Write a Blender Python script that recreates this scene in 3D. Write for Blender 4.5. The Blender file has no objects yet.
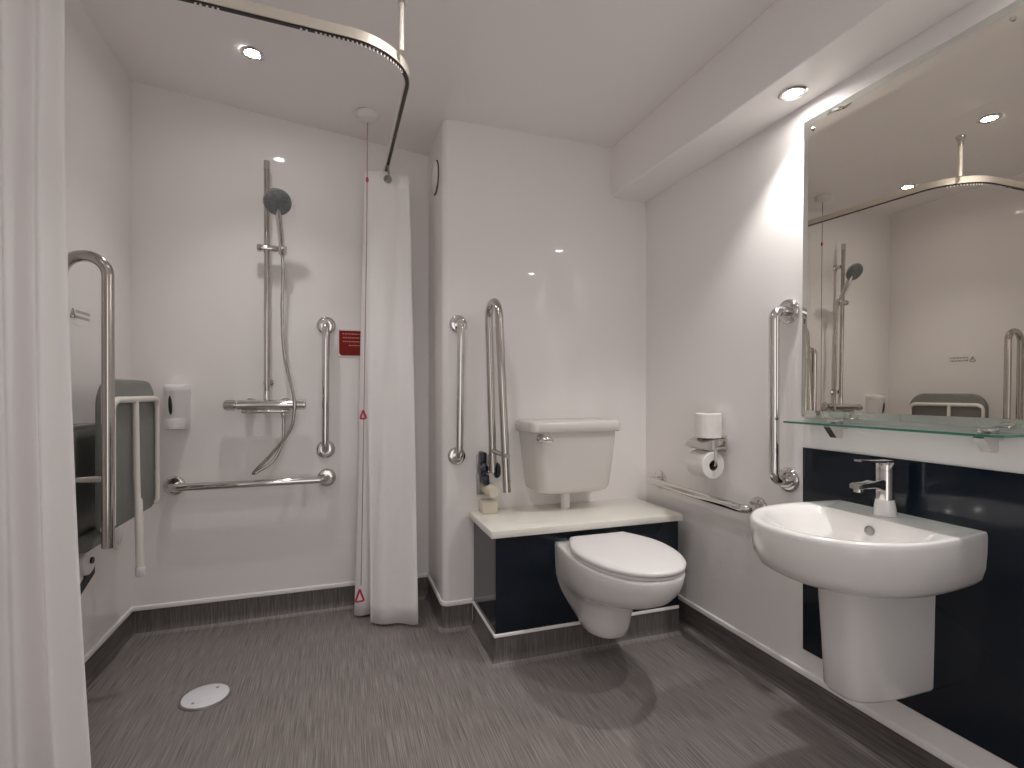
import bpy, bmesh, math, random
from mathutils import Vector, Matrix
random.seed(7)
PI = math.pi
sc = bpy.context.scene
COL = sc.collection

# ------------------------------------------------------------------ materials
def new_mat(name):
    m = bpy.data.materials.new(name); m.use_nodes = True
    return m, m.node_tree, m.node_tree.nodes['Principled BSDF']

def pbr(name, col, rough=.5, metal=0., coat=0., spec=.5, coat_rough=.04):
    m, nt, b = new_mat(name)
    b.inputs['Base Color'].default_value = (*col, 1)
    b.inputs['Roughness'].default_value = rough
    b.inputs['Metallic'].default_value = metal
    b.inputs['Coat Weight'].default_value = coat
    b.inputs['Coat Roughness'].default_value = coat_rough
    b.inputs['Specular IOR Level'].default_value = spec
    return m

def mottle(m, scale=(3, 3, 3), amount=.04, bump=0., bump_scale=60., detail=3.):
    """faint procedural variation of the colour, plus optional bump"""
    nt = m.node_tree; b = nt.nodes['Principled BSDF']
    tc = nt.nodes.new('ShaderNodeTexCoord'); mp = nt.nodes.new('ShaderNodeMapping')
    mp.inputs['Scale'].default_value = scale
    n = nt.nodes.new('ShaderNodeTexNoise'); n.inputs['Scale'].default_value = 1.; n.inputs['Detail'].default_value = detail
    nt.links.new(tc.outputs['Object'], mp.inputs['Vector']); nt.links.new(mp.outputs['Vector'], n.inputs['Vector'])
    c = b.inputs['Base Color'].default_value[:3]
    r = nt.nodes.new('ShaderNodeValToRGB')
    r.color_ramp.elements[0].position = .3; r.color_ramp.elements[1].position = .7
    r.color_ramp.elements[0].color = (*[x * (1 - amount) for x in c], 1)
    r.color_ramp.elements[1].color = (*[min(1, x * (1 + amount)) for x in c], 1)
    nt.links.new(n.outputs['Fac'], r.inputs['Fac']); nt.links.new(r.outputs['Color'], b.inputs['Base Color'])
    if bump:
        n2 = nt.nodes.new('ShaderNodeTexNoise'); n2.inputs['Scale'].default_value = bump_scale; n2.inputs['Detail'].default_value = 2.
        nt.links.new(tc.outputs['Object'], n2.inputs['Vector'])
        bp = nt.nodes.new('ShaderNodeBump'); bp.inputs['Strength'].default_value = bump; bp.inputs['Distance'].default_value = .01
        nt.links.new(n2.outputs['Fac'], bp.inputs['Height']); nt.links.new(bp.outputs['Normal'], b.inputs['Normal'])
    return m

WALLC = (.87, .842, .834)
M = {}
M['wall'] = mottle(pbr('gloss_wall_panel', WALLC, .5, coat=.55, spec=.25, coat_rough=.03), (1.2, 1.2, .5), .015)
M['ceiling'] = mottle(pbr('gloss_ceiling_panel', (.90, .872, .865), .5, coat=.35, spec=.25, coat_rough=.06), (1, 1, 1), .015)
M['strip'] = pbr('white_capping_strip', (.90, .88, .875), .3)
M['chrome'] = mottle(pbr('polished_chrome', (.70, .68, .66), .07, 1.), (8, 8, 8), .01)
M['steel'] = mottle(pbr('polished_steel_tube', (.54, .51, .48), .13, 1.), (8, 8, 8), .01)
M['ceramic'] = mottle(pbr('white_ceramic', (.80, .78, .77), .18, coat=.4, spec=.5), (4, 4, 4), .01)
M['ceramic_grey'] = mottle(pbr('white_cistern_plastic', (.70, .67, .65), .25, coat=.2), (4, 4, 4), .01)
M['plastic_white'] = pbr('white_plastic', (.78, .76, .76), .3)
M['plastic_cream'] = mottle(pbr('cream_plastic', (.66, .61, .50), .4), (20, 20, 20), .03)
M['frame_white'] = pbr('cream_powder_coat', (.78, .75, .69), .35)
M['navy'] = mottle(pbr('dark_navy_gloss_panel', (.006, .011, .020), .07, spec=.4), (2, 2, 2), .05)
M['worktop'] = mottle(pbr('cream_worktop', (.84, .82, .755), .3, coat=.2), (3, 3, 3), .02)
M['pad'] = mottle(pbr('grey_green_seat_pad', (.20, .205, .19), .5), (30, 30, 30), .05, .1, 120)
M['pad_edge'] = mottle(pbr('grey_seat_edge', (.22, .215, .20), .5), (30, 30, 30), .05)
M['curtain'] = mottle(pbr('white_curtain_fabric', (.88, .86, .86), .85, spec=.15), (6, 6, 2), .02, .12, 45)
M['rail_white'] = pbr('white_rail', (.72, .69, .64), .35)
M['rail_cream'] = pbr('cream_rail', (.72, .66, .57), .35)
M['black'] = pbr('black_plastic', (.012, .012, .014), .35)
M['dark_blue'] = pbr('dark_blue_plastic', (.015, .022, .04), .25)
M['red'] = mottle(pbr('red_sign', (.24, .014, .012), .5, spec=.2), (30, 30, 30), .06)
M['red_plastic'] = pbr('red_plastic', (.50, .03, .06), .35)
M['sign_white'] = pbr('sign_white', (.80, .74, .72), .4)
M['sign_text'] = pbr('sign_lettering', (.62, .22, .18), .4)
M['grey_text'] = pbr('grey_lettering', (.42, .39, .38), .5)
M['paper'] = mottle(pbr('toilet_paper', (.80, .775, .755), .9, spec=.1), (40, 40, 40), .02, .1, 150)
M['paper_core'] = pbr('cardboard_core', (.10, .075, .055), .9)
M['dark_gap'] = pbr('dark_gap', (.05, .045, .045), .7)
M['drain'] = mottle(pbr('drain_cover', (.80, .82, .86), .35), (30, 30, 30), .03)
M['brushed'] = pbr('grey_metal', (.35, .34, .33), .3, .9)
M['face'] = mottle(pbr('shower_face', (.22, .24, .25), .35, .3), (60, 60, 60), .2)
M['cord'] = pbr('red_white_cord', (.45, .30, .30), .7)

m, nt, b = new_mat('mirror_silver')
b.inputs['Base Color'].default_value = (.82, .785, .72, 1); b.inputs['Metallic'].default_value = 1; b.inputs['Roughness'].default_value = .0
M['mirror'] = m
m, nt, b = new_mat('mirror_bevel')
b.inputs['Base Color'].default_value = (.80, .83, .79, 1); b.inputs['Metallic'].default_value = 1; b.inputs['Roughness'].default_value = .03
M['bevel'] = m
m, nt, b = new_mat('shelf_glass')
b.inputs['Base Color'].default_value = (.80, .93, .87, 1); b.inputs['Transmission Weight'].default_value = 1
b.inputs['Roughness'].default_value = .0; b.inputs['IOR'].default_value = 1.45
M['glass'] = m
m, nt, b = new_mat('shelf_glass_edge')
b.inputs['Base Color'].default_value = (.10, .36, .26, 1); b.inputs['Transmission Weight'].default_value = .55
b.inputs['Roughness'].default_value = .15
M['glass_edge'] = m
m, nt, b = new_mat('lamp_glow')
b.inputs['Emission Color'].default_value = (1, .97, .93, 1); b.inputs['Emission Strength'].default_value = 220
M['glow'] = m

# vinyl floor: fine dark grey streaks along the length of the room
def vinyl(name, sx, sy, sz, dark=1.):
    m, nt, b = new_mat(name)
    tc = nt.nodes.new('ShaderNodeTexCoord')
    mp = nt.nodes.new('ShaderNodeMapping'); mp.inputs['Scale'].default_value = (sx, sy, sz)
    n = nt.nodes.new('ShaderNodeTexNoise'); n.inputs['Scale'].default_value = 1; n.inputs['Detail'].default_value = 3; n.inputs['Roughness'].default_value = .6
    mp2 = nt.nodes.new('ShaderNodeMapping'); mp2.inputs['Scale'].default_value = (sx * 1.6, sy * 1.5, sz * 1.6)
    n2 = nt.nodes.new('ShaderNodeTexNoise'); n2.inputs['Scale'].default_value = 1; n2.inputs['Detail'].default_value = 2
    nt.links.new(tc.outputs['Object'], mp.inputs['Vector']); nt.links.new(mp.outputs['Vector'], n.inputs['Vector'])
    nt.links.new(tc.outputs['Object'], mp2.inputs['Vector']); nt.links.new(mp2.outputs['Vector'], n2.inputs['Vector'])
    r = nt.nodes.new('ShaderNodeValToRGB'); e = r.color_ramp.elements
    e[0].position = .30; e[0].color = (.125, .111, .107, 1)
    e[1].position = .70; e[1].color = (.35, .318, .31, 1)
    x = e.new(.5); x.color = (.225, .201, .194, 1)
    r2 = nt.nodes.new('ShaderNodeValToRGB'); e2 = r2.color_ramp.elements
    e2[0].position = .58; e2[0].color = (0, 0, 0, 1); e2[1].position = .72; e2[1].color = (1, 1, 1, 1)
    mx = nt.nodes.new('ShaderNodeMix'); mx.data_type = 'RGBA'
    mul = nt.nodes.new('ShaderNodeMath'); mul.operation = 'MULTIPLY'; mul.inputs[1].default_value = .38
    nt.links.new(n.outputs['Fac'], r.inputs['Fac']); nt.links.new(n2.outputs['Fac'], r2.inputs['Fac'])
    nt.links.new(r2.outputs['Color'], mul.inputs[0])
    nt.links.new(mul.outputs[0], mx.inputs[0]); nt.links.new(r.outputs['Color'], mx.inputs[6])
    mx.inputs[7].default_value = (.46, .425, .415, 1)
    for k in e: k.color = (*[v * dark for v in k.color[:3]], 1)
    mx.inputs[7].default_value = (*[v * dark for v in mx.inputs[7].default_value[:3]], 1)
    nt.links.new(mx.outputs[2], b.inputs['Base Color'])
    b.inputs['Roughness'].default_value = .42; b.inputs['Specular IOR Level'].default_value = .4
    bp = nt.nodes.new('ShaderNodeBump'); bp.inputs['Strength'].default_value = .12; bp.inputs['Distance'].default_value = .002
    nt.links.new(n.outputs['Fac'], bp.inputs['Height']); nt.links.new(bp.outputs['Normal'], b.inputs['Normal'])
    return m
M['vinyl'] = vinyl('streaked_vinyl', 330, 6, 8)
M['shaded_skirt'] = vinyl('shaded_floor_vinyl', 230, 5.5, 8, .55)  # floor vinyl darkened to paint shade on the upright skirting
M['shaded_skirt_side'] = vinyl('shaded_floor_vinyl_side', 230, 5.5, 170, .55)  # same shade-darkened vinyl with streaks set for the side walls

# ------------------------------------------------------------------ helpers
def link(o, parent=None):
    COL.objects.link(o)
    if parent: o.parent = parent
    return o

def tag(o, label, cat, group=None):
    o['label'] = label; o['category'] = cat
    if group: o['group'] = group
    return o

def thing(name, label, cat, loc, group=None):
    o = bpy.data.objects.new(name, None); o.location = loc; o.empty_display_size = .05
    link(o); return tag(o, label, cat, group)

def world_loc(o):
    v = Vector((0, 0, 0))
    while o: v += o.location; o = o.parent
    return v

def obj(name, bm, mats, parent=None, smooth=True, angle=40, label=None, sub=0):
    """one mesh object; bm in WORLD coordinates, moved under the parent"""
    if parent: bmesh.ops.translate(bm, vec=-world_loc(parent), verts=bm.verts)
    bmesh.ops.recalc_face_normals(bm, faces=bm.faces)
    me = bpy.data.meshes.new(name); bm.to_mesh(me); bm.free()
    for mm in (mats if isinstance(mats, (list, tuple)) else [mats]): me.materials.append(mm)
    o = bpy.data.objects.new(name, me); link(o, parent)
    if smooth:
        for p in me.polygons: p.use_smooth = True
        me.set_sharp_from_angle(angle=math.radians(angle))
    if sub:
        s = o.modifiers.new('subdivision', 'SUBSURF'); s.levels = s.render_levels = sub
    if label: o['label'] = label
    return o

def struct(o):
    o['kind'] = 'structure'; return o

def BM(): return bmesh.new()

def box(bm, lo, hi, bev=0., seg=2, mi=0):
    lo, hi = Vector(lo), Vector(hi)
    r = bmesh.ops.create_cube(bm, size=1)
    vs = r['verts']
    for v in vs:
        v.co = Vector(((v.co.x + .5) * (hi.x - lo.x) + lo.x, (v.co.y + .5) * (hi.y - lo.y) + lo.y, (v.co.z + .5) * (hi.z - lo.z) + lo.z))
    fs = list({f for v in vs for f in v.link_faces})
    for f in fs: f.material_index = mi
    if bev:
        es = list({e for v in vs for e in v.link_edges})
        bmesh.ops.bevel(bm, geom=es, offset=bev, segments=seg, profile=.5, affect='EDGES')
    return bm

def loft(bm, rings, cap0=True, cap1=True, closed=True, mi=0):
    vr = [[bm.verts.new(p) for p in r] for r in rings]
    n = len(vr[0])
    for a, c in zip(vr, vr[1:]):
        for i in range(n if closed else n - 1):
            j = (i + 1) % n
            f = bm.faces.new((a[i], a[j], c[j], c[i])); f.material_index = mi
    if cap0: bm.faces.new(vr[0][::-1]).material_index = mi
    if cap1: bm.faces.new(vr[-1]).material_index = mi
    return vr

def frame_axes(d):
    d = d.normalized()
    up = Vector((0, 0, 1)) if abs(d.z) < .9 else Vector((1, 0, 0))
    a = d.cross(up).normalized(); return a, d.cross(a).normalized()

def lathe(bm, origin, axis, prof, seg=28, mi=0, cap=True):
    """prof: (distance along axis, radius)"""
    o = Vector(origin); d = Vector(axis).normalized(); a, c = frame_axes(d)
    rings = [[o + d * h + a * (r * math.cos(2 * PI * k / seg)) + c * (r * math.sin(2 * PI * k / seg)) for k in range(seg)] for h, r in prof]
    return loft(bm, rings, cap, cap, True, mi)

def fillet(pts, rad, n=8):
    pts = [Vector(p) for p in pts]; out = [pts[0]]
    for i in range(1, len(pts) - 1):
        p = pts[i]; a = (pts[i - 1] - p); c = (pts[i + 1] - p)
        r = rad[i - 1] if isinstance(rad, (list, tuple)) else rad
        r = min(r, a.length * .499, c.length * .499)
        p0 = p + a.normalized() * r; p1 = p + c.normalized() * r
        for k in range(n + 1):
            t = k / n
            # circle-like quadratic blend
            w = .5523 + .0
            c0 = p0 + (p - p0) * .5523; c1 = p1 + (p - p1) * .5523
            out.append(p0 * (1 - t) ** 3 + c0 * 3 * t * (1 - t) ** 2 + c1 * 3 * t * t * (1 - t) + p1 * t ** 3)
    out.append(pts[-1]); return out

def smooth_path(pts, n=10):
    """catmull-rom through the points"""
    P = [Vector(p) for p in pts]; P = [P[0] * 2 - P[1]] + P + [P[-1] * 2 - P[-2]]
    out = []
    for i in range(1, len(P) - 2):
        for k in range(n):
            t = k / n
            out.append(.5 * ((2 * P[i]) + (P[i + 1] - P[i - 1]) * t + (2 * P[i - 1] - 5 * P[i] + 4 * P[i + 1] - P[i + 2]) * t * t + (3 * P[i] - P[i - 1] - 3 * P[i + 1] + P[i + 2]) * t ** 3))
    out.append(P[-2]); return out

def tube(bm, pts, r, seg=16, mi=0, cap=True):
    pts = [Vector(p) for p in pts]
    t0 = (pts[1] - pts[0]).normalized(); a, _ = frame_axes(t0); rings = []
    for i, p in enumerate(pts):
        t = (pts[min(i + 1, len(pts) - 1)] - pts[max(i - 1, 0)]).normalized()
        a = (a - t * a.dot(t)).normalized(); c = t.cross(a)
        rr = r[i] if isinstance(r, (list, tuple)) else r
        rings.append([p + a * (rr * math.cos(2 * PI * k / seg)) + c * (rr * math.sin(2 * PI * k / seg)) for k in range(seg)])
    return loft(bm, rings, cap, cap, True, mi)

def extrude_poly(bm, pts, d, mi=0):
    d = Vector(d); a = [bm.verts.new(p) for p in pts]; c = [bm.verts.new(Vector(p) + d) for p in pts]
    n = len(a)
    bm.faces.new(a[::-1]).material_index = mi; bm.faces.new(c).material_index = mi
    for i in range(n): bm.faces.new((a[i], a[(i + 1) % n], c[(i + 1) % n], c[i])).material_index = mi
    return bm

def rrect(cx, cy, hx, hy, r, n=6):
    pts = []
    for sx, sy, a0 in ((1, 1, 0), (-1, 1, PI / 2), (-1, -1, PI), (1, -1, 1.5 * PI)):
        for k in range(n + 1):
            a = a0 + PI / 2 * k / n
            pts.append((cx + sx * (hx - r) + r * math.cos(a), cy + sy * (hy - r) + r * math.sin(a)))
    return pts

# ------------------------------------------------------------------ the room
LW, RW, BW, TW, NIB = -.86, 1.504, 2.66, 2.267, .446
FW, ZC = -1.6, 2.30
T = .08
b = BM(); box(b, (LW - T, FW - T, -.08), (RW + T, BW + T, 0)); struct(obj('floor', b, M['vinyl'], smooth=False))
b = BM(); box(b, (LW - T, FW, 0), (LW, BW, 2.62)); struct(obj('wall_left', b, M['wall'], smooth=False))
b = BM(); box(b, (LW - T, BW, 0), (NIB, BW + T, 2.62)); struct(obj('wall_back', b, M['wall'], smooth=False))
b = BM(); box(b, (RW, FW, 0), (RW + T, TW, 2.62)); struct(obj('wall_right', b, M['wall'], smooth=False))
# unseen entrance wall; doorway opening added to let in world fill light
DX0, DX1, DZ = -.70, .70, 2.12
b = BM()
box(b, (LW - T, FW - T, 0), (DX0, FW, 2.62)); box(b, (DX1, FW - T, 0), (RW + T, FW, 2.62)); box(b, (DX0, FW - T, DZ), (DX1, FW, 2.62))
struct(obj('wall_front', b, M['wall'], smooth=False))
# toilet wall: a deep block with a rounded outer corner
r = .03; pts = [(NIB, BW + T), (NIB, TW + r)]
for k in range(1, 9):
    a = PI + PI / 2 * k / 8
    pts.append((NIB + r + r * math.cos(a), TW + r + r * math.sin(a)))
pts += [(RW + T, TW), (RW + T, BW + T)]
b = BM(); extrude_poly(b, [(x, y, 0) for x, y in pts], (0, 0, 2.62)); struct(obj('wall_toilet', b, M['wall']))
# ceiling: level over the room, rising towards the left wall above the shower
def zc(x): return ZC + max(0, (NIB - x)) * .105
b = BM()
xs = [LW - T, NIB, RW + T]; ys = [FW - T, BW + T]
vs = [[b.verts.new((x, y, zc(x) if x < NIB else ZC)) for x in xs] for y in ys]
vt = [[b.verts.new((x, y, 2.62)) for x in xs] for y in ys]
for i in range(2):
    b.faces.new((vs[0][i], vs[0][i + 1], vs[1][i + 1], vs[1][i])); b.faces.new((vt[0][i], vt[1][i], vt[1][i + 1], vt[0][i + 1]))
    b.faces.new((vs[0][i], vt[0][i], vt[0][i + 1], vs[0][i + 1])); b.faces.new((vs[1][i], vs[1][i + 1], vt[1][i + 1], vt[1][i]))
for k in (0, 2): b.faces.new((vs[0][k], vs[1][k], vt[1][k], vt[0][k]))
struct(obj('ceiling', b, M['ceiling'], smooth=False))
# boxed-in soffit along the right wall
SZ, SX = 2.048, 1.30
b = BM(); box(b, (SX, FW, SZ), (RW, TW, ZC), .004, 1); struct(obj('trim_1', b, M['ceiling'], smooth=False))

# coved vinyl skirting with a white capping strip on top
SK = .108
CR = .036
SKP = [(.0005, SK), (.004, SK), (.004, CR + .004)] + [(.004 + CR * (1 - math.cos(a)), CR + .004 - (CR + .0032) * math.sin(a)) for a in [PI / 2 * k / 10 for k in range(1, 11)]] + [(.0005, .0008)]
CAPP = [(.0005, SK), (.008, SK), (.010, SK + .004), (.007, SK + .017), (.0005, SK + .020)]
def sweep(bm, path, prof):
    """path: (x, y, nx, ny), the profile's distance is measured along (nx, ny)"""
    loft(bm, [[(x + nx * d, y + ny * d, z) for d, z in prof] for x, y, nx, ny in path])
def skirting(name, path, mat):
    b = BM(); sweep(b, path, SKP)
    for f in b.faces: f.material_index = 1 if f.calc_center_median().z < .014 else 0
    o = struct(obj(name, b, [mat, M['vinyl']], angle=50))
    b = BM(); sweep(b, path, CAPP); struct(obj('capping_strip', b, M['strip'], o)); return o
skirting('baseboard_left', [(LW, FW, 1, 0), (LW, BW, 1, 0)], M['shaded_skirt_side'])
skirting('baseboard_back', [(LW, BW, 0, -1), (NIB, BW, 0, -1)], M['shaded_skirt'])
skirting('baseboard_right', [(RW, FW, -1, 0), (RW, TW, -1, 0)], M['shaded_skirt_side'])
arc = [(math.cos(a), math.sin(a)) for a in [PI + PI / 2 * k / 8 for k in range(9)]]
skirting('baseboard_nib', [(NIB, BW, -1, 0)] + [(NIB + .03 + .03 * c_, TW + .03 + .03 * s_, c_, s_) for c_, s_ in arc] + [(.580, TW, 0, -1)], M['shaded_skirt'])

# ------------------------------------------------------------------ lights
def downlight(x, y, z, label, power, spread=112, blend=.6, lamp_r=.027, ring_r=.043, col=(1, .965, .93)):
    t = thing('ceiling_downlight', label, 'light', (x, y, z - .001), 'recessed ceiling downlights')
    b = BM(); lathe(b, (x, y, z - .0005), (0, 0, -1), [(0, ring_r), (.004, ring_r), (.007, ring_r - .006), (.005, lamp_r + .002), (.002, lamp_r + .001), (0, lamp_r)], 32, cap=False)
    obj('trim_ring', b, M['chrome'], t)
    b = BM(); lathe(b, (x, y, z - .0008), (0, 0, -1), [(0, lamp_r), (.0015, lamp_r), (.002, lamp_r * .6), (.0022, .002)], 28)
    obj('lamp', b, M['glow'], t, label='glowing white lamp')
    L = bpy.data.lights.new('downlight_beam', 'SPOT'); L.shadow_soft_size = lamp_r; L.energy = power; L.color = col; L.spot_size = math.radians(spread); L.spot_blend = blend
    o = bpy.data.objects.new('downlight_beam', L); COL.objects.link(o); o.location = (x, y, z - .009)
    return t
PW = 22
downlight(-.312, 2.185, zc(-.312), 'recessed downlight glowing in the ceiling above the shower', PW * 1.75, 98, 1.)
downlight(1.402, 1.276, SZ, 'recessed downlight in the soffit beside the top corner of the mirror', PW * 2.45, 106)
downlight(.269, 1.458, zc(.269), 'recessed ceiling downlight between curtain rail and toilet, seen in the mirror', PW * 1.0)
downlight(1.405, .56, SZ, 'recessed soffit downlight above the near end of the basin', PW * 2.4, 106)
downlight(.35, -.6, zc(.35), 'added unseen fill downlight in the ceiling near the entrance end of the room', PW * .7)  # fill lamp added out of view behind the camera
downlight(-.45, .55, zc(-.45), 'added unseen fill downlight in the ceiling before the near curtain', PW * .6)  # second added fill lamp, above the frame

# ------------------------------------------------------------------ grab rails
def grab_rail(label, a, c, n, group='straight grab rails', standoff=.068, r=.0172, fr=.044):
    a, c, n = Vector(a), Vector(c), Vector(n)
    t = thing('grab_rail', label, 'grab rail', (a + c) / 2, group)
    b = BM(); tube(b, fillet([a + n * .006, a + n * standoff, c + n * standoff, c + n * .006], .045), r, 20); obj('tube', b, M['chrome'], t)
    for p in (a, c):
        b = BM(); lathe(b, p + n * .0008, n, [(0, fr), (.004, fr), (.010, fr * .93), (.013, fr * .75), (.013, r + .001)], 32); obj('flange', b, M['chrome'], t, angle=60)
    return t
grab_rail('upright chrome grab rail beside the red sign in the shower', (-.055, BW, 1.395), (-.058, BW, .79), (0, -1, 0))
grab_rail('level chrome grab rail low on the shower wall under the hose', (-.695, BW, .650), (-.053, BW, .652), (0, -1, 0))
grab_rail('upright chrome grab rail on the corner wall next to the shower curtain', (.515, TW, 1.378), (.508, TW, .782), (0, -1, 0), r=.0165, standoff=.06, fr=.041)
grab_rail('upright chrome grab rail between the toilet rolls and the mirror', (RW, 1.385, 1.355), (RW, 1.385, .762), (-1, 0, 0))
grab_rail('level chrome grab rail beneath the toilet rolls, running behind the basin', (RW, 2.14, .640), (RW, 1.52, .632), (-1, 0, 0))

def hinged_rail(label, wall, inner_b, inner_t, outer_t, outer_b, n, r=.0172, knob=.03):
    wall, ib, it, ot, ob, n = [Vector(v) for v in (wall, inner_b, inner_t, outer_t, outer_b, n)]
    t = thing('hinged_support_rail', label, 'support rail', wall, 'fold-up support rails')
    b = BM(); tube(b, fillet([ib, it, ot, ob], .075, 12), r, 22); obj('tube', b, M['steel'], t)
    zb = .81; k = (zb - ib.z) / (it.z - ib.z); p = ib.lerp(it, k); k = (zb - ob.z) / (ot.z - ob.z); q = ob.lerp(ot, k)
    b = BM(); tube(b, [p, q, q + (q - p).normalized() * knob], r * .6, 12); obj('cross_bar', b, M['steel'], t)
    return t
# ---- by the cistern
hr = hinged_rail('folded-up steel support rail on dark hinge between cistern and corner', (.63, TW, .70), (.650, 2.165, .715), (.640, 2.205, 1.462), (.640, 2.055, 1.462), (.655, 1.985, .66), (0, -1, 0))
b = BM(); box(b, (.600, TW - .009, .60), (.660, TW - .0006, .785), .004); obj('wall_plate', b, M['brushed'], hr)
b = BM()
lathe(b, (.600, 2.215, .725), (1, 0, 0), [(0, .030), (.012, .036), (.022, .036), (.030, .028)], 24)
box(b, (.606, 2.20, .74), (.632, TW - .0095, .80), .006); box(b, (.612, 2.18, .655), (.64, TW - .0095, .70), .008)
obj('hinge_block', b, M['dark_blue'], hr, label='dark blue plastic hinge')
b = BM(); lathe(b, (.664, 2.175, .722), (1, 0, 0), [(0, .034), (.008, .036), (.016, .030)], 24); obj('hinge_cap', b, M['black'], hr, label='black hinge cap')
b = BM(); lathe(b, (.632, 2.20, .725), (1, 0, 0), [(0, .019), (.032, .019)], 20); obj('hinge_sleeve', b, M['chrome'], hr)
b = BM(); lathe(b, (.645, 2.13, .632), (0, 1, 0), [(0, .022), (.006, .027), (.11, .027), (.127, .027)], 24); obj('buffer', b, M['plastic_cream'], hr, label='cream buffer under the hinge')
# ---- on the left wall
hl = hinged_rail('folded-up steel support rail on the wall beside the shower seat', (LW, 1.85, .70), (-.772, 1.85, .70), (-.772, 1.85, 1.478), (-.657, 1.85, 1.478), (-.657, 1.85, .602), (1, 0, 0), r=.0165, knob=.004)
b = BM(); box(b, (LW + .0006, 1.81, .56), (LW + .009, 1.89, .80), .004); obj('wall_plate', b, M['brushed'], hl)
b = BM(); box(b, (LW + .0095, 1.83, .66), (-.772, 1.87, .73), .01); obj('hinge_block', b, M['dark_blue'], hl, label='dark blue plastic hinge')

# ------------------------------------------------------------------ shower
X0 = -.312; YR = 2.60
t = thing('shower_riser_rail', 'tall chrome riser rail fixed to the shower wall above the valve', 'shower rail', (X0, BW, 1.06))
b = BM(); tube(b, [(X0, YR, 1.055), (X0, YR, 2.118)], .0125, 18); obj('rail', b, M['steel'], t)
for z in (1.985, 1.115):
    b = BM(); lathe(b, (X0, BW - .0006, z), (0, -1, 0), [(0, .022), (.006, .022), (.010, .014), (.047, .013)], 20); obj('bracket', b, M['chrome'], t)
for z in (1.055, 2.118):
    b = BM(); lathe(b, (X0, YR, z - .02), (0, 0, 1), [(0, .0142), (.04, .0142)], 18); obj('end_cap', b, M['chrome'], t)
b = BM(); lathe(b, (X0 - .04, YR, 1.735), (1, 0, 0), [(0, .017), (.012, .019), (.016, .0155), (.082, .0155), (.087, .013)], 20)
lathe(b, (-.2425, YR - .020, 1.708), (-.05, -.42, .9), [(0, .015), (.005, .018), (.034, .020), (.038, .018)], 18)
obj('slider', b, M['chrome'], t)

t = thing('hand_shower', 'round-headed chrome hand shower with a looping hose, held on the riser rail', 'shower head', (X0 + .05, YR - .02, 1.75))
hc = Vector((-.2545, YR - .125, 1.913)); hn = Vector((.16, -.83, -.50)).normalized()
hs = Vector((-.243, YR - .022, 1.700)); he = Vector((-.252, YR - .100, 1.868))
b = BM(); tube(b, smooth_path([hs, hs.lerp(he, .3) + Vector((0, .006, 0)), hs.lerp(he, .7) + Vector((0, .004, 0)), hc - hn * .012], 6), [.0105 + .0045 * (k / 18) for k in range(19)], 16); obj('handle', b, M['chrome'], t)
b = BM(); lathe(b, hc - hn * .022, hn, [(0, .014), (.004, .034), (.012, .052), (.020, .0585), (.026, .0585)], 40); obj('head', b, M['chrome'], t)
b = BM(); lathe(b, hc + hn * .0042, hn, [(0, .055), (.002, .055), (.003, .050), (.0032, .012)], 40)
a_, c_ = frame_axes(hn)
for ring, cnt in ((.014, 6), (.028, 12), (.042, 18)):
    for k in range(cnt):
        p = hc + hn * .0068 + a_ * ring * math.cos(2 * PI * k / cnt) + c_ * ring * math.sin(2 * PI * k / cnt)
        lathe(b, p, hn, [(0, .0022), (.003, .0016)], 6)
obj('spray_face', b, M['face'], t, label='grey spray face with rings of nozzles')
hose = smooth_path([hs, (X0 + .070, YR - .016, 1.62), (X0 + .066, YR - .012, 1.45), (X0 + .075, YR - .02, 1.25), (X0 + .112, YR - .045, 1.08), (X0 + .122, YR - .055, 1.0), (X0 + .105, YR - .05, .90), (X0 + .035, YR - .04, .80), (X0 - .03, YR - .035, .728), (X0 - .052, YR - .032, .702), (X0 - .035, YR - .028, .708), (X0 + .03, YR - .022, .755), (X0 + .068, YR - .016, .84), (X0 + .072, YR - .012, .92), (X0 + .072, YR - .012, .975)], 9)
b = BM()
rr = [.0068 + (.0007 if i % 2 else 0) for i in range(len(hose))]
tube(b, hose, rr, 12); obj('hose', b, M['steel'], t, label='ribbed silver hose')

t = thing('shower_valve', 'chrome thermostatic bar valve on the shower wall', 'shower valve', (X0, BW, 1.01))
b = BM(); lathe(b, (-.435, YR - .012, 1.011), (1, 0, 0), [(0, .020), (.004, .0235), (.236, .0235), (.24, .020)], 28); obj('body', b, M['chrome'], t)
for x0_, s in ((-.437, -1), (-.193, 1)):
    b = BM(); lathe(b, (x0_, YR - .012, 1.011), (s, 0, 0), [(0, .019), (.003, .0225), (.045, .0225), (.050, .017)], 20)
    for k in range(10):
        a = 2 * PI * k / 10; p = Vector((x0_ + s * .006, YR - .012 + .0225 * math.cos(a), 1.011 + .0225 * math.sin(a)))
        tube(b, [p, p + Vector((s * .034, 0, 0))], .0016, 6)
    obj('control_knob', b, M['chrome'], t)
for x in (X0 - .075, X0 + .075):
    b = BM(); lathe(b, (x, BW - .0006, 1.008), (0, -1, 0), [(0, .034), (.006, .034), (.012, .018), (.045, .016)], 24); obj('wall_flange', b, M['chrome'], t)
b = BM(); box(b, (-.415, YR - .03, .972), (-.215, YR + .006, .99), .008); obj('lower_shroud', b, M['chrome'], t)
b = BM(); lathe(b, (X0 + .072, YR - .012, .972), (0, 0, -1), [(0, .012), (.016, .012), (.02, .010)], 16); obj('hose_outlet', b, M['chrome'], t)

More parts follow.
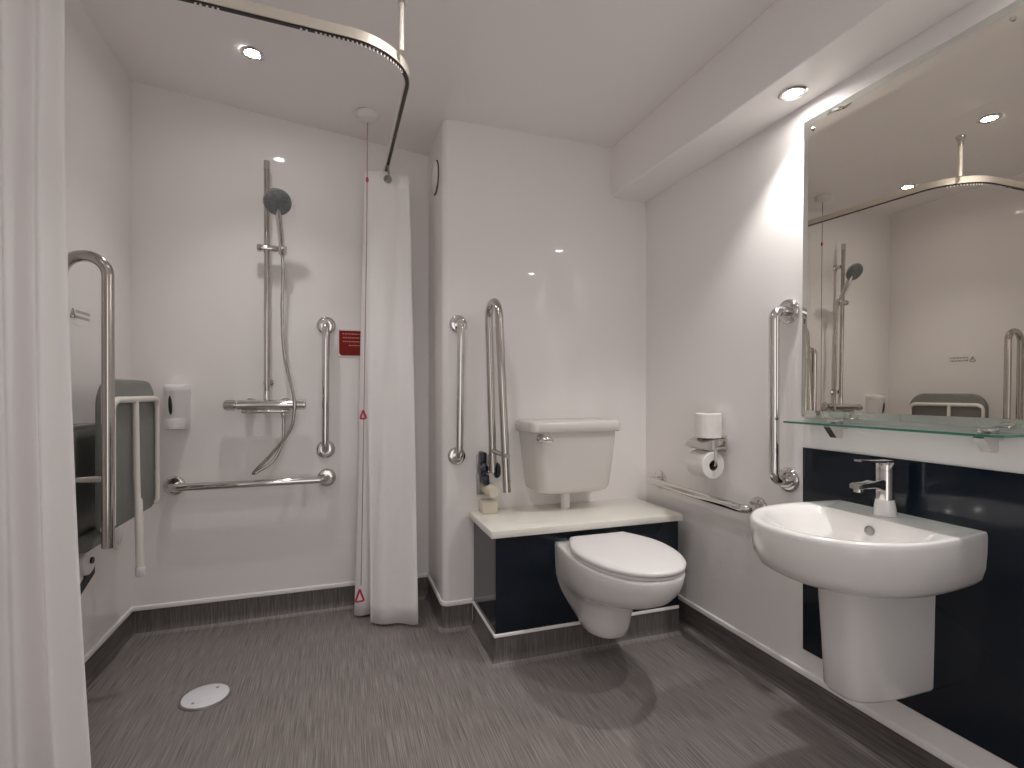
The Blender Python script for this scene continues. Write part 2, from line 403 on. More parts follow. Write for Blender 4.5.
t = thing('soap_dispenser', 'white wall soap dispenser between shower seat and riser rail', 'soap dispenser', (-.67, BW, .905))
b = BM()
def disp(z, d, hw): return [(x, y, z) for x, y in ([(-.679 - hw, BW - .0006)] + [(-.679 + hw * -math.cos(PI * k / 16) * (1 if abs(math.cos(PI * k / 16)) > .999 else .98), BW - d * (math.sin(PI * k / 16) ** .45)) for k in range(1, 16)] + [(-.679 + hw, BW - .0006)])]
loft(b, [disp(.955, .080, .045), disp(1.0, .088, .046), disp(1.06, .092, .047), disp(1.075, .094, .048)]); obj('body', b, M['plastic_white'], t, angle=50)
b = BM(); loft(b, [disp(1.0755, .096, .0485), disp(1.092, .095, .0485), disp(1.101, .088, .046), disp(1.104, .065, .04)]); obj('lid', b, M['plastic_white'], t, angle=50)
b = BM(); loft(b, [disp(.905, .080, .042), disp(.909, .092, .045), disp(.945, .096, .046), disp(.9545, .090, .046)]); obj('push_bar', b, M['plastic_white'], t, angle=50)
b = BM(); tube(b, [(-.690, BW - .089, 1.055), (-.690, BW - .090, 1.04), (-.689, BW - .089, 1.01), (-.688, BW - .087, .985), (-.688, BW - .084, .972)], [.002, .006, .0075, .006, .002], 12); obj('level_window', b, M['black'], t, label='dark level window slot')

# red sign
t = thing('safety_sign', 'small red wall sign with lines of pale lettering in the shower', 'sign', (.062, BW, 1.31))
b = BM(); box(b, (-.004, BW - .0035, 1.243), (.132, BW - .0006, 1.381), .002, 1); obj('backing_plate', b, M['sign_white'], t, label='pale sign border')
b = BM(); extrude_poly(b, [(.005, BW - .0036, 1.374), (.124, BW - .0036, 1.374), (.124, BW - .0036, 1.251), (.015, BW - .0036, 1.251), (.005, BW - .0036, 1.261)], (0, -.001, 0)); obj('red_face', b, M['red'], t, smooth=False)
random.seed(3)
for row, (x0_, z) in enumerate(((.020, 1.358), (.022, 1.339), (.022, 1.320), (.050, 1.301))):
    b = BM(); x = x0_
    while x < .115:
        w = min(random.uniform(.006, .018), .117 - x)
        box(b, (x, BW - .0052, z - .0025), (x + w, BW - .0047, z + .0025)); x += w + .003
    obj('text_line', b, M['sign_text'], t, smooth=False, label='pale line of lettering')

# grey lettering on the left wall: two lines and a warning triangle
t = thing('wall_notice', 'small grey printed notice with warning triangle on the wall above the seat', 'sign', (LW, 2.18, 1.34))
b = BM(); box(b, (LW + .0004, 2.10, 1.305), (LW + .0009, 2.275, 1.375)); obj('label_backing', b, M['wall'], t, smooth=False)
for row, z in enumerate((1.352, 1.333)):
    b = BM(); x = 2.158
    while x < 2.258:
        w = min(random.uniform(.008, .02), 2.262 - x); box(b, (LW + .0010, x, z - .005), (LW + .0014, x + w, z + .005)); x += w + .0035
    obj('text_line', b, M['grey_text'], t, smooth=False)
b = BM(); tube(b, [(LW + .0026, 2.118, 1.327), (LW + .0026, 2.133, 1.357), (LW + .0026, 2.148, 1.327), (LW + .0026, 2.119, 1.327)], .0026, 6)
tube(b, [(LW + .0026, 2.133, 1.347), (LW + .0026, 2.133, 1.335)], .0018, 6)
obj('warning_triangle', b, M['grey_text'], t)

# ------------------------------------------------------------------ fold-up shower seat
t = thing('shower_chair', 'folded-up grey padded shower seat with white tube frame and leg', 'shower seat', (LW, 2.17, .42))
def pad(bm, x0, x1, y0, y1, z0, z1, rt, rb, ed=.008):
    def ring(x, ins):
        pts = []
        for (cy, cz, r, a0) in ((y1, z1, rt, 0), (y0, z1, rt, PI / 2), (y0, z0, rb, PI), (y1, z0, rb, 1.5 * PI)):
            sy = 1 if cy == y1 else -1; sz = 1 if cz == z1 else -1
            for k in range(9):
                a = a0 + PI / 2 * k / 8
                pts.append((x, cy - sy * r + (r - ins) * math.cos(a), cz - sz * r + (r - ins) * math.sin(a)))
        return pts
    loft(bm, [ring(x0, ed), ring(x0 + ed * .3, ed * .3), ring(x0 + ed, 0), ring(x1 - ed, 0), ring(x1 - ed * .3, ed * .3), ring(x1, ed)])
def skew(bm):
    for v in bm.verts: v.co.x += (v.co.y - 2.19) * .015
    return bm
b = BM(); pad(b, -.738, -.698, 1.975, 2.408, .612, 1.116, .09, .04, .014); sp = obj('seat_pad', skew(b), M['pad'], t, label='grey padded seat')
b = BM(); pad(b, LW + .022, -.800, 1.90, 2.24, .56, .95, .05, .05, .012); obj('back_pad', b, M['pad'], t, label='grey padded backrest')
b = BM(); box(b, (LW + .001, 1.92, .935), (-.805, 2.22, .962), .008); obj('back_cap', b, M['pad_edge'], t, label='lighter grey cap along the backrest')
fx = -.688
b = BM(); tube(b, fillet([(fx, 1.982, .70), (fx, 1.982, 1.045), (fx, 2.388, 1.045), (fx, 2.392, .70)], .035), [.0085] + [.0085] * 4 + [.0115] * 10 + [.0085] * 5, 14)
for y in (1.982, 2.392): tube(b, fillet([(fx, y, .70), (fx, y, .630), (fx - .03, y, .630)], .03), .0085, 12)
obj('frame', skew(b), M['frame_white'], t, label='white tubular frame')
b = BM(); tube(b, [(fx + .003, 2.160, 1.045), (fx + .006, 2.160, .84), (fx + .008, 2.158, .76), (fx + .011, 2.156, .66)], .0100, 14)
lathe(b, (fx + .013, 2.156, .69), (.02, 0, -1), [(0, .0105), (.01, .0128), (.245, .0128)], 16)
lg = obj('support_leg', skew(b), M['frame_white'], t, label='white drop-down leg')
b = BM(); lathe(b, (fx + .018, 2.156, .448), (.02, 0, -1), [(0, .0135), (.004, .0150), (.030, .0150), (.035, .012)], 18); obj('foot', skew(b), M['plastic_white'], lg)
b = BM(); box(b, (LW + .0006, 2.03, .44), (LW + .012, 2.15, .545), .01); box(b, (LW + .0115, 2.06, .48), (-.806, 2.12, .53), .01)
lathe(b, (-.808, 2.09, .503), (1, 0, 0), [(0, .046), (.006, .048), (.014, .046), (.018, .040)], 28); obj('wall_bracket', b, M['plastic_white'], t, label='white wall bracket')
b = BM(); lathe(b, (-.7895, 2.09, .503), (1, 0, 0), [(0, .011), (.006, .011)], 16); obj('bolt', b, M['black'], t, label='black bolt')
b = BM(); lathe(b, (-.785, 2.02, .575), (0, 1, 0), [(0, .028), (.15, .028)], 20); obj('hinge_tube', b, M['pad'], t)
b = BM(); lathe(b, (LW + .0006, 2.50, .475), (1, 0, 0), [(0, .048), (.006, .048), (.011, .042), (.009, .030), (.014, .024)], 28); obj('fixing_cover', b, M['plastic_white'], t, label='white round fixing cover')
b = BM(); extrude_poly(b, [(LW + .0006, 2.10, .33), (LW + .0006, 2.29, .40), (LW + .0006, 2.29, .455), (LW + .0006, 2.23, .455), (LW + .0006, 2.215, .405), (LW + .0006, 2.10, .355)], (.006, 0, 0)); obj('dark_shape', b, M['dark_gap'], t, label='flat dark shape below the white bracket')  # flat dark plate on the wall below the white bracket

# ------------------------------------------------------------------ curtain rail and curtains
RZ = 2.105
CX, CY = .222, 1.575
t = thing('curtain_rail', 'white L-shaped curtain track curving around the shower, hung on a ceiling rod', 'curtain rail', (CX, CY, RZ))
path = fillet([(LW + .001, CY - .035, RZ + .012), (CX, CY, RZ), (CX, BW - .001, RZ + .045)], .19, 18)
def rail_sweep(bm, path, prof):
    rings = []
    for i, p in enumerate(path):
        d = (path[min(i + 1, len(path) - 1)] - path[max(i - 1, 0)]); d.z = 0; d.normalize(); s = Vector((d.y, -d.x, 0))
        rings.append([p + s * u + Vector((0, 0, w)) for u, w in prof])
    loft(bm, rings)
b = BM(); rail_sweep(b, path, [(-.009, 0), (-.009, .030), (.009, .030), (.009, 0), (.006, 0), (.006, .004), (-.006, .004), (-.006, 0)])
obj('track', b, M['rail_cream'], t, smooth=False)
b = BM(); rail_sweep(b, path, [(-.0058, -.004), (-.0058, .0038), (.0058, .0038), (.0058, -.004)])
obj('channel', b, M['black'], t, smooth=False, label='dark channel under the track')
b = BM(); hp = path[len(path) // 2]; tube(b, [(CX - .035, CY + .04, RZ + .03), (CX - .035, CY + .04, zc(CX) - .01)], .008, 14); obj('ceiling_rod', b, M['rail_cream'], t)
b = BM(); lathe(b, (CX - .035, CY + .04, zc(CX - .035) - .001), (0, 0, -1), [(0, .02), (.004, .02), (.02, .013), (.045, .011)], 20); obj('rod_cup', b, M['chrome'], t)
b = BM(); lathe(b, (CX, BW - .0006, RZ + .06), (0, -1, 0), [(0, .022), (.006, .022), (.01, .012), (.02, .011)], 20); obj('end_bracket', b, M['chrome'], t)
# gliders: a small row, then many around the bend
def along(s):
    L = 0
    for a, c in zip(path, path[1:]):
        l = (c - a).length
        if L + l >= s: return a.lerp(c, (s - L) / l)
        L += l
    return path[-1]
for s in [.50, .512, .527, .541, .553, .76, .775] + [.80 + .0125 * k for k in range(24)]:
    p = along(s); b = BM()
    tube(b, [p + Vector((0, 0, .002)), p + Vector((0, 0, -.007)), p + Vector((0, 0, -.012))], [.0032, .0032, .0024], 8)
    obj('glider', b, M['sign_white'], t)

def curtain(label, plan, z0, z1, group='white shower curtains'):
    """plan(s, h) -> (x, y), s in 0..1 along the cloth, h in 0..1 from hem to top"""
    NS, NH = 180, 26
    b = BM(); rings = []
    for k in range(NH + 1):
        h = k / NH
        rings.append([Vector((*plan(i / NS, h), z0 + (z1 - z0) * h)) for i in range(NS + 1)])
    vr = [[b.verts.new(p) for p in r] for r in rings]
    for a, c in zip(vr, vr[1:]):
        for i in range(NS): b.faces.new((a[i], a[i + 1], c[i + 1], c[i]))
    t = obj('shower_curtain', b, M['curtain'], angle=180)
    s = t.modifiers.new('cloth_thickness', 'SOLIDIFY'); s.thickness = .0016
    return tag(t, label, 'curtain', group)

def near_plan(s, h):
    q = 1 - h
    w = .203 + .070 * q ** 2
    x = LW + .012 + w * s + .006 * math.sin(5 * s + 2 * h)
    y = 1.535 + (.022 + .014 * q) * math.sin(2 * PI * (3.2 * s) + .6 * math.sin(7 * s)) - .02 * q + .008 * math.sin(13 * s + 3 * h)
    return x, y
cn = curtain('white shower curtain gathered at the wall in the near foreground', near_plan, .03, RZ - .03)

def far_plan(s, h):
    q = 1 - h
    # front fold faces the room, the rest is stacked behind it towards the wall
    n = 5.0
    y = 2.452 + .165 * s + .008 * math.sin(11 * s) + (.0035 + .004 * q) * math.sin(2 * PI * 12 * s + 1.5 * h + 1) - .13 * q ** 1.4 * (1 - .85 * min(1, s * 3))
    a = .094 + .012 * q
    ph = PI * n * s
    x = .221 + (.018 * q if s < .25 else .018 * q * max(-2.2, 1 - (s - .25) * 14)) + a * math.cos(ph) * (1 - .05 * s) + .008 * math.sin(9 * s + 2.5 * h)
    return x, y
cf = curtain('white shower curtain bunched at the far end of the rail by the corner', far_plan, .012, 2.112)
# eyelet and hook on the front fold
b = BM()
ep = Vector((.222, 2.470, 2.075))
lathe(b, ep, (0, -1, 0), [(0, .019), (.003, .019), (.005, .014), (.002, .010)], 22); obj('eyelet', b, M['brushed'], cf, label='metal eyelet')
b = BM(); tube(b, smooth_path([(CX, 2.462, RZ + .032), (.224, 2.456, RZ + .005), (.226, 2.452, 2.085), (.222, 2.452, 2.064), (.216, 2.462, 2.066)], 6), .0045, 8); obj('hook', b, M['brushed'], cf, label='metal curtain hook')

# ------------------------------------------------------------------ emergency pull cord
px, py = .126, 2.40
t = thing('emergency_pull_cord', 'ceiling pull cord with red triangles hanging beside the far curtain', 'pull cord', (px, py, zc(px)))
b = BM(); lathe(b, (px, py, zc(px) - .001), (0, 0, -1), [(0, .048), (.012, .048), (.018, .044), (.03, .040), (.034, .02), (.04, .008)], 32); obj('ceiling_box', b, M['plastic_white'], t, label='white round ceiling box')
cx2 = .104
b = BM(); tube(b, [(px, py, zc(px) - .04), (px - .003, py - .002, 1.8), (cx2, py - .005, .55), (cx2 - .006, py - .005, .2)], .0022, 8); obj('cord', b, M['cord'], t)
b = BM(); lathe(b, (px - .001, py, 2.02), (0, 0, 1), [(0, .003), (.01, .007), (.024, .004)], 12); obj('joint_bead', b, M['red_plastic'], t, label='small red bead')
for z, x, s in ((.965, .107, .024), (.15, .092, .034)):
    b = BM(); tube(b, fillet([(x, py - .012, z + s), (x - s * .55, py - .012, z - s * .6), (x + s * .55, py - .012, z - s * .55), (x + .0, py - .012, z + s)], .006, 4), .0045, 8); obj('pull_triangle', b, M['red_plastic'], t, label='red plastic pull triangle')

# round extract vent on the return wall
t = thing('wall_vent', 'round white vent high on the return wall beside the far curtain', 'vent', (NIB, 2.44, 2.10))
b = BM(); lathe(b, (NIB - .0006, 2.44, 2.10), (-1, 0, 0), [(0, .080), (.003, .080), (.003, .072)], 40); obj('rim', b, M['dark_gap'], t, label='dark shadow-gap rim')
b = BM(); lathe(b, (NIB - .0045, 2.44, 2.10), (-1, 0, 0), [(0, .074), (.003, .076), (.008, .074), (.012, .062), (.014, .02)], 40); obj('cover', b, M['wall'], t)

# ------------------------------------------------------------------ boxing, worktop
BX0, BX1, BY = .585, 1.437, 1.915
t = thing('cistern_boxing', 'dark navy gloss boxing behind the wall-hung toilet', 'boxing', (1.0, BY, 0))
b = BM(); box(b, (BX0, BY, SK + .012), (BX1, BY + .018, .4995), .001, 1); obj('front_panel', b, M['navy'], t, smooth=False)
b = BM(); box(b, (BX0, BY + .0185, SK + .012), (BX0 + .018, TW - .012, .4995), .001, 1); obj('side_panel', b, M['navy'], t, smooth=False)
b = BM(); box(b, (BX1 - .018, BY + .0185, SK + .012), (BX1, TW - .012, .4995), .001, 1); obj('side_panel', b, M['navy'], t, smooth=False)
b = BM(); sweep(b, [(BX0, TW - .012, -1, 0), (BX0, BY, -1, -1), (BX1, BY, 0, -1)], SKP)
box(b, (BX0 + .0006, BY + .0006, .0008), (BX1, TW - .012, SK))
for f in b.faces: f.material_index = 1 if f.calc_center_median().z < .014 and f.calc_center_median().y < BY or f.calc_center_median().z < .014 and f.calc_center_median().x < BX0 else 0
obj('plinth', b, [M['shaded_skirt'], M['vinyl']], t, angle=50, label='vinyl covered plinth')
b = BM(); box(b, (BX0 - .008, BY - .009, SK + .0002), (BX1, BY - .0002, SK + .013), .002, 1); box(b, (BX0 - .008, BY - .0001, SK + .0002), (BX0 - .0002, TW - .012, SK + .013), .002, 1); obj('capping_strip', b, M['strip'], t, smooth=False, label='white capping strip')
b = BM(); box(b, (.562, BY - .020, .500), (1.447, TW - .0008, .530), .004, 2)
tag(obj('worktop', b, M['worktop']), 'cream worktop over the dark boxing, under the cistern', 'worktop')

b = BM(); loft(b, [[(x, y, z) for x, y in rrect(.638, 2.20, .036 - d, .034 - d, .008)] for z, d in ((.5305, .003), (.534, 0), (.582, 0), (.586, .003))])
tag(obj('small_tub', b, M['plastic_cream'], angle=50), 'small cream plastic tub on the worktop below the hinged rail', 'tub')

# ------------------------------------------------------------------ cistern
t = thing('cistern', 'white lever-flush cistern on the wall above the worktop', 'cistern', (.963, TW, .61))
def cring(z, x0, x1, y0, r_):
    yb = TW - .0008; pts = [(x0, yb)]
    for k in range(7): a = PI + PI / 2 * k / 6; pts.append((x0 + r_ + r_ * math.cos(a), y0 + r_ + r_ * math.sin(a)))
    for k in range(7): a = 1.5 * PI + PI / 2 * k / 6; pts.append((x1 - r_ + r_ * math.cos(a), y0 + r_ + r_ * math.sin(a)))
    pts.append((x1, yb)); return [(x, y, z) for x, y in pts]
b = BM(); loft(b, [cring(.612, .880, 1.155, 2.115, .05), cring(.614, .862, 1.172, 2.098, .05), cring(.622, .848, 1.186, 2.084, .05), cring(.640, .838, 1.194, 2.074, .045), cring(.75, .824, 1.204, 2.064, .04), cring(.85, .812, 1.211, 2.056, .035), cring(.892, .808, 1.213, 2.053, .035)]); obj('tank', b, M['ceramic_grey'], t, angle=50)
b = BM(); loft(b, [cring(.8925, .794, 1.221, 2.040, .03), cring(.898, .788, 1.226, 2.034, .03), cring(.930, .788, 1.226, 2.034, .03), cring(.940, .794, 1.221, 2.040, .03), cring(.943, .806, 1.210, 2.052, .03)]); obj('lid', b, M['ceramic_grey'], t, angle=50)
b = BM(); lathe(b, (.832, 2.0555, .868), (0, -1, 0), [(0, .020), (.006, .020), (.012, .015), (.022, .012)], 20)
tube(b, [(.832, 2.034, .870), (.852, 2.027, .866), (.876, 2.026, .858)], [.012, .014, .009], 12); obj('flush_lever', b, M['chrome'], t, label='chrome flush lever')
b = BM(); lathe(b, (1.0, 2.165, .5305), (0, 0, 1), [(0, .021), (.060, .021), (.0605, .025), (.0805, .025)], 24); obj('flush_pipe', b, M['plastic_white'], t)

# ------------------------------------------------------------------ toilet
TX = 1.0; PY = BY - .0008
def egg(z, hw, f, bw, y0, n=40, back=.0):
    pts = [(TX - bw, PY - back)]
    for k in range(4): # straight-ish flank
        u = (k + 1) / 5; pts.append((TX - (bw + (hw - bw) * math.sin(u * PI / 2)), PY - back - (y0 - back) * u))
    for k in range(n + 1):
        a = PI * k / n
        pts.append((TX - hw * math.copysign(abs(math.cos(a)) ** .92, math.cos(a)), PY - y0 - (f - y0) * math.sin(a) ** .95))
    for k in range(3, -1, -1):
        u = (k + 1) / 5; pts.append((TX + (bw + (hw - bw) * math.sin(u * PI / 2)), PY - back - (y0 - back) * u))
    pts.append((TX + bw, PY - back))
    return [(x, y, z) for x, y in pts]
t = thing('toilet', 'white wall-hung toilet with closed lid on the dark boxing', 'toilet', (TX, PY, .1))
b = BM()
R_ = [(.126, .040, .165, .030, .11, .05), (.129, .064, .194, .045, .11, .012), (.140, .082, .216, .060, .11, 0), (.17, .092, .228, .082, .11, 0), (.21, .099, .234, .106, .11, 0), (.25, .112, .240, .128, .11, 0), (.278, .127, .258, .141, .11, 0),
      (.297, .140, .300, .148, .13, 0), (.312, .150, .352, .152, .15, 0), (.330, .160, .412, .156, .17, 0), (.355, .169, .462, .159, .19, 0), (.388, .177, .497, .161, .20, 0), (.42, .182, .516, .162, .21, 0), (.450, .185, .523, .163, .22, 0), (.458, .183, .521, .162, .22, 0), (.461, .177, .513, .157, .22, .004)]
loft(b, [egg(z, hw, f, bw, y0, back=bk) for z, hw, f, bw, y0, bk in R_])
obj('pan', b, M['ceramic'], t, angle=60)
def lidring(z, hw, f, y0, yb, bw): return egg(z, hw, f, bw, y0, back=yb)
b = BM(); loft(b, [lidring(.4615, .176, .510, .24, .065, .115), lidring(.464, .181, .517, .24, .06, .12), lidring(.473, .182, .519, .24, .06, .12), lidring(.475, .179, .515, .24, .063, .118)]); obj('seat_ring', b, M['plastic_white'], t, angle=50)
b = BM(); loft(b, [lidring(.4775, .179, .517, .24, .062, .118), lidring(.479, .184, .524, .24, .058, .124), lidring(.486, .185, .526, .24, .058, .124), lidring(.492, .181, .521, .24, .062, .12), lidring(.496, .167, .503, .24, .072, .108), lidring(.499, .135, .45, .24, .10, .09), lidring(.500, .06, .33, .24, .16, .04)]); obj('lid', b, M['plastic_white'], t, angle=60)
for s in (-1, 1):
    b = BM(); lathe(b, (TX + s * .075 - .018, PY - .042, .474), (1, 0, 0), [(0, .010), (.002, .012), (.034, .012), (.036, .010)], 16); obj('lid_hinge', b, M['plastic_white'], t)

# ------------------------------------------------------------------ basin wall
b = BM(); box(b, (RW - .006, -.15, .197), (RW - .0006, 1.325, .883), .0008, 1)
tag(obj('splashback_panel', b, M['navy'], smooth=False), 'dark navy gloss splashback panel on the wall behind the basin', 'splashback')
XW = RW - .0068
BC = .997
t = thing('washbasin', 'white wall-hung ceramic basin with half pedestal on the dark splashback', 'basin', (XW, BC, .28))
def oval(z, hw, hb, xc, d, xb, e=2.2, n=56, m=14):
    # front: half super-ellipse about xc; flanks run back to half-width hb at xb
    pts = [(xb + (xc - xb) * k / 6, BC - (hb + (hw - hb) * math.sin(PI / 2 * k / 6))) for k in range(6)]
    for k in range(n + 1):
        a = -PI / 2 + PI * k / n
        pts.append((xc - d * abs(math.cos(a)) ** (2 / e), BC + hw * math.copysign(abs(math.sin(a)) ** (2 / e), math.sin(a))))
    pts += [(xb + (xc - xb) * k / 6, BC + (hb + (hw - hb) * math.sin(PI / 2 * k / 6))) for k in range(5, -1, -1)]
    for k in range(1, m): pts.append((xb, BC + hb * (1 - 2 * k / m)))
    return [(x, y, z) for x, y in pts]
def bout(z, s, zz=0): return oval(z, .214 * s, .196 * s, XW - .20 * s, .262 * s, XW, 2.15)
b = BM()
xi = XW - .118
def inn(z, hw, d, back): return oval(z, hw, hw * .80, xi - back - .10, d - .10, xi - back, 2.0)
loft(b, [bout(.588, .70), bout(.590, .80), bout(.597, .88), bout(.612, .94), bout(.64, .98), bout(.68, .995), bout(.716, 1.0), bout(.726, .996), bout(.731, .984), bout(.7315, .972),
         inn(.730, .192, .316, 0), inn(.724, .182, .302, .003), inn(.710, .170, .280, .007), inn(.680, .145, .248, .012), inn(.650, .124, .215, .022), inn(.628, .095, .175, .04), inn(.616, .06, .125, .065), inn(.613, .012, .11, .10)])
obj('bowl', b, M['ceramic'], t, angle=60)
b = BM(); lathe(b, (xi - .0115, BC + .002, .695), (-1, 0, .12), [(0, .013), (.003, .013), (.004, .0095), (.0015, .008)], 22); obj('overflow', b, M['brushed'], t, label='chrome overflow ring')
b = BM(); lathe(b, (xi - .14, BC, .617), (0, 0, 1), [(0, .022), (.003, .022), (.004, .018), (.002, .014)], 24); obj('waste', b, M['chrome'], t, label='chrome waste')
def ped(z, hw, d, e=3.6):
    pts = []
    for k in range(41):
        a = -PI / 2 + PI * k / 40
        pts.append((XW - d * abs(math.cos(a)) ** (2 / e), BC + hw * math.copysign(abs(math.sin(a)) ** (2 / e), math.sin(a)), z))
    return pts
b = BM(); loft(b, [ped(.272, .064, .238), ped(.275, .070, .248), ped(.285, .0755, .256), ped(.40, .078, .262), ped(.50, .080, .27), ped(.572, .082, .276)]); obj('half_pedestal', b, M['ceramic'], t, angle=60)

tx, ty = 1.434, 1.004
t = thing('basin_mixer_tap', 'chrome single-lever mixer tap on the back ledge of the basin', 'tap', (tx, ty, .731))
b = BM(); lathe(b, (tx, ty, .7315), (0, 0, 1), [(0, .0215), (.10, .0215), (.124, .0215), (.1245, .0205), (.126, .0205), (.1265, .0215), (.144, .0215), (.146, .020)], 32); obj('body', b, M['chrome'], t)
b = BM(); loft(b, [[(x, ty + w * hy, z0 + (z1 - z0) * hz) for hy, hz in ((-1, .15), (-.8, 0), (.8, 0), (1, .15), (1, .85), (.8, 1), (-.8, 1), (-1, .85))] for x, w, z0, z1 in ((tx - .010, .014, .796, .832), (tx - .05, .0145, .810, .831), (tx - .09, .015, .811, .828), (tx - .112, .0155, .810, .825), (tx - .116, .014, .811, .823))]); obj('spout', b, M['chrome'], t, angle=40)
b = BM(); lathe(b, (tx - .102, ty, .8100), (0, 0, -1), [(0, .011), (.008, .011), (.009, .008)], 16); obj('aerator', b, M['chrome'], t)
b = BM(); loft(b, [[(x, ty + w * hy, z0 + .0055 * hz) for hy, hz in ((-1, 0), (1, 0), (1, 1), (-1, 1))] for x, w, z0 in ((tx + .016, .013, .8776), (tx - .02, .0135, .878), (tx - .06, .011, .880), (tx - .104, .010, .884))]); obj('lever', b, M['chrome'], t, angle=30)
b = BM(); lathe(b, (tx, ty, .7316), (0, 0, 1), [(0, .0275), (.006, .0272), (.018, .0262), (.030, .0245), (.040, .0225), (.044, .0216)], 28); obj('base_reflection', b, M['ceramic'], t, label='basin reflection painted white at the foot of the tap')  # white ring stands in for the basin reflected in the chrome

# ------------------------------------------------------------------ mirror, shelf
MY0, MY1, MZ0, MZ1 = .680, 1.322, .988, 1.988
t = thing('wall_mirror', 'large unframed wall mirror above the glass shelf', 'mirror', (RW, (MY0 + MY1) / 2, MZ0))
b = BM(); bw = .022
xa, xb_ = RW - .0006, RW - .006
lean = .013   # the glass stands slightly further off the wall at its foot
def fxz(x, z): return x - (MZ1 - z) * lean
def rect(x, i, tilt=True): return [(fxz(x, z) if tilt else x, y, z) for y, z in ((MY0 + i, MZ0 + i), (MY1 - i, MZ0 + i), (MY1 - i, MZ1 - i), (MY0 + i, MZ1 - i))]
loft(b, [rect(xa, 0, False), rect(xa - .002, 0), rect(xb_, bw)], True, False); obj('bevelled_edge', b, M['bevel'], t, smooth=False, label='pale slanted mirror edge')
b = BM(); loft(b, [rect(xb_ + .003, bw + .0002), rect(xb_, bw + .0002)]); obj('mirror_glass', b, M['mirror'], t, smooth=False)
for y in (MY1 - .037, MY0 + .072):
    b = BM(); lathe(b, (fxz(xb_ - .0003, MZ1 - .04), y, MZ1 - .04), (-1, 0, 0), [(0, .006), (.004, .006), (.006, .003)], 14); obj('fixing_cap', b, M['chrome'], t)

SZH = .974
t = thing('glass_shelf', 'clear glass shelf with green edges on chrome brackets below the mirror', 'shelf', (RW, 1.0, SZH))
b = BM()
sh = [(RW - .004, .715), (RW - .105, .715)] + [(RW - .105 - .02 * math.sin(PI / 2 * k / 4), .735 - .02 * math.cos(PI / 2 * k / 4)) for k in range(1, 5)] + [(RW - .125 + .02 - .02 * math.cos(PI / 2 * k / 4), 1.285 + .02 * math.sin(PI / 2 * k / 4)) for k in range(5)] + [(RW - .004, 1.305)]
extrude_poly(b, [(x, y, SZH - .003) for x, y in sh], (0, 0, .006))
b.normal_update()
for f in b.faces: f.material_index = 1 if abs(f.normal.z) < .5 else 0
obj('glass_plate', b, [M['glass'], M['glass_edge']], t, smooth=False)
for y in (1.170, .778):
    b = BM()
    loft(b, [[(x, y + hy, z) for hy, z in ((-.011, z0), (.011, z0), (.011, SZH - .0035), (-.011, SZH - .0035))] for x, z0 in ((RW - .030, SZH - .040), (RW - .036, SZH - .046), (RW - .056, SZH - .043), (RW - .084, SZH - .010))])
    tube(b, [(RW - .035, y, SZH - .012), (RW - .0008, y, SZH - .012)], .006, 14)
    box(b, (RW - .066, y - .014, SZH + .0034), (RW - .030, y + .014, SZH + .0125), .003, 2)
    obj('bracket', b, M['chrome'], t, angle=30)

# ------------------------------------------------------------------ toilet rolls
t = thing('toilet_roll_holder', 'chrome toilet roll holder on the wall above the level grab rail', 'roll holder', (RW, 1.73, .86))
b = BM(); box(b, (RW - .012, 1.685, .825), (RW - .0006, 1.765, .895), .004); obj('wall_plate', b, M['chrome'], t)
hood = [(RW - .0125, .880), (RW - .06, .8815), (RW - .09, .878), (RW - .112, .868), (RW - .126, .850)]
hood = hood + [(x - .002 * (k > 2), z - .003) for k, (x, z) in reversed(list(enumerate(hood)))]
b = BM(); extrude_poly(b, [(x, 1.668, z) for x, z in hood], (0, .122, 0)); obj('cover', b, M['chrome'], t, angle=30)
b = BM(); tube(b, fillet([(RW - .0125, 1.675, .845), (RW - .075, 1.668, .845), (RW - .075, 1.664, .775), (RW - .075, 1.80, .775)], .018), .005, 12); obj('roll_arm', b, M['chrome'], t)
def roll(label, c, ax, R=.054, L=.10, ri=.021):
    c, ax = Vector(c), Vector(ax)
    t = thing('toilet_roll', label, 'toilet roll', c, 'white toilet rolls')
    b = BM(); lathe(b, c - ax * L / 2, ax, [(0, ri), (0, R - .003), (.003, R), (L - .003, R), (L, R - .003), (L, ri), (0, ri)], 48, cap=False); obj('paper', b, M['paper'], t)
    b = BM(); lathe(b, c - ax * (L / 2 - .0005), ax, [(0, ri - .0004), (L - .001, ri - .0004), (L - .001, ri - .002), (0, ri - .002), (0, ri - .0004)], 28, cap=False); obj('core', b, M['paper_core'], t, label='brown cardboard core')
    return t, c
roll('upright spare toilet roll standing on top of the roll holder', (RW - .062, 1.727, .9335), (0, 0, 1), R=.052)
tr, c = roll('toilet roll hanging sideways on the roll holder, hole facing out', (RW - .075, 1.732, .775), (0, 1, 0), R=.055, L=.105)
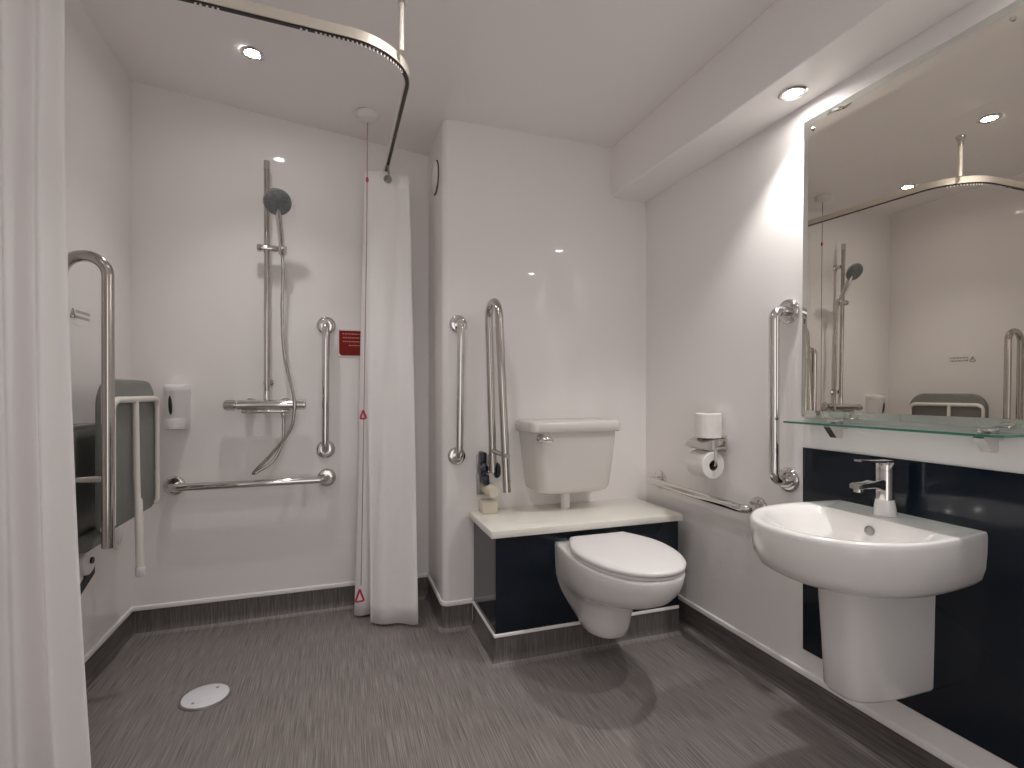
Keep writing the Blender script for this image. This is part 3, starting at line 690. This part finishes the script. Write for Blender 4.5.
# loose sheet over the top
b = BM()
sheet = [(RW - .075 + (.0556 + .0002 * k) * math.cos(a), .775 + (.0556 + .0002 * k) * math.sin(a)) for k, a in enumerate([PI * .1 + PI * .42 * i / 10 for i in range(11)])] + [(RW - .105, .842), (RW - .128, .842)]
loft(b, [[(x, y, z) for x, z in sheet] for y in (1.684, 1.78)], False, False, closed=False)
o = obj('loose_sheet', b, M['paper'], tr, angle=180); s = o.modifiers.new('paper_thickness', 'SOLIDIFY'); s.thickness = .0008

# ------------------------------------------------------------------ floor drain
dx, dy = -.441, 2.045
t = thing('floor_drain', 'round white drain cover in the shower floor', 'drain', (dx, dy, 0))
b = BM(); lathe(b, (dx, dy, .0006), (0, 0, 1), [(0, .083), (.002, .083), (.0035, .080), (.0035, .075), (.002, .074)], 48); obj('rim', b, M['brushed'], t, label='grey metal drain rim')
b = BM(); lathe(b, (dx, dy, .0027), (0, 0, 1), [(0, .0735), (.002, .0735), (.003, .071)], 48); obj('cover', b, M['drain'], t)
for a in (PI * .3, PI * 1.3):
    b = BM(); lathe(b, (dx + .05 * math.cos(a), dy + .05 * math.sin(a), .0057), (0, 0, 1), [(0, .005), (.0008, .005)], 12); obj('screw', b, M['brushed'], t)

# ------------------------------------------------------------------ camera, world, view
cam = bpy.data.cameras.new('camera'); co = bpy.data.objects.new('camera', cam); COL.objects.link(co)
co.location = (0, 0, 1.075)
yaw = math.atan2(.3228, .9465)
co.rotation_euler = (PI / 2, 0, -yaw)
cam.sensor_width = 36; cam.lens = 36 * 510 / 1024; cam.shift_y = 7 / 1024; cam.clip_start = .02
sc.camera = co
w = bpy.data.worlds.new('world'); sc.world = w; w.use_nodes = True
w.node_tree.nodes['Background'].inputs[0].default_value = (1.0, .97, .95, 1)
w.node_tree.nodes['Background'].inputs[1].default_value = 2.5  # even world fill, enters through the added doorway
vs = sc.view_settings
vs.view_transform = 'Standard'; vs.look = 'None'; vs.gamma = 1; vs.use_curve_mapping = False; vs.exposure = -0.83
sc.cycles.max_bounces = 16; sc.cycles.diffuse_bounces = 12; sc.cycles.glossy_bounces = 6; sc.cycles.transmission_bounces = 8
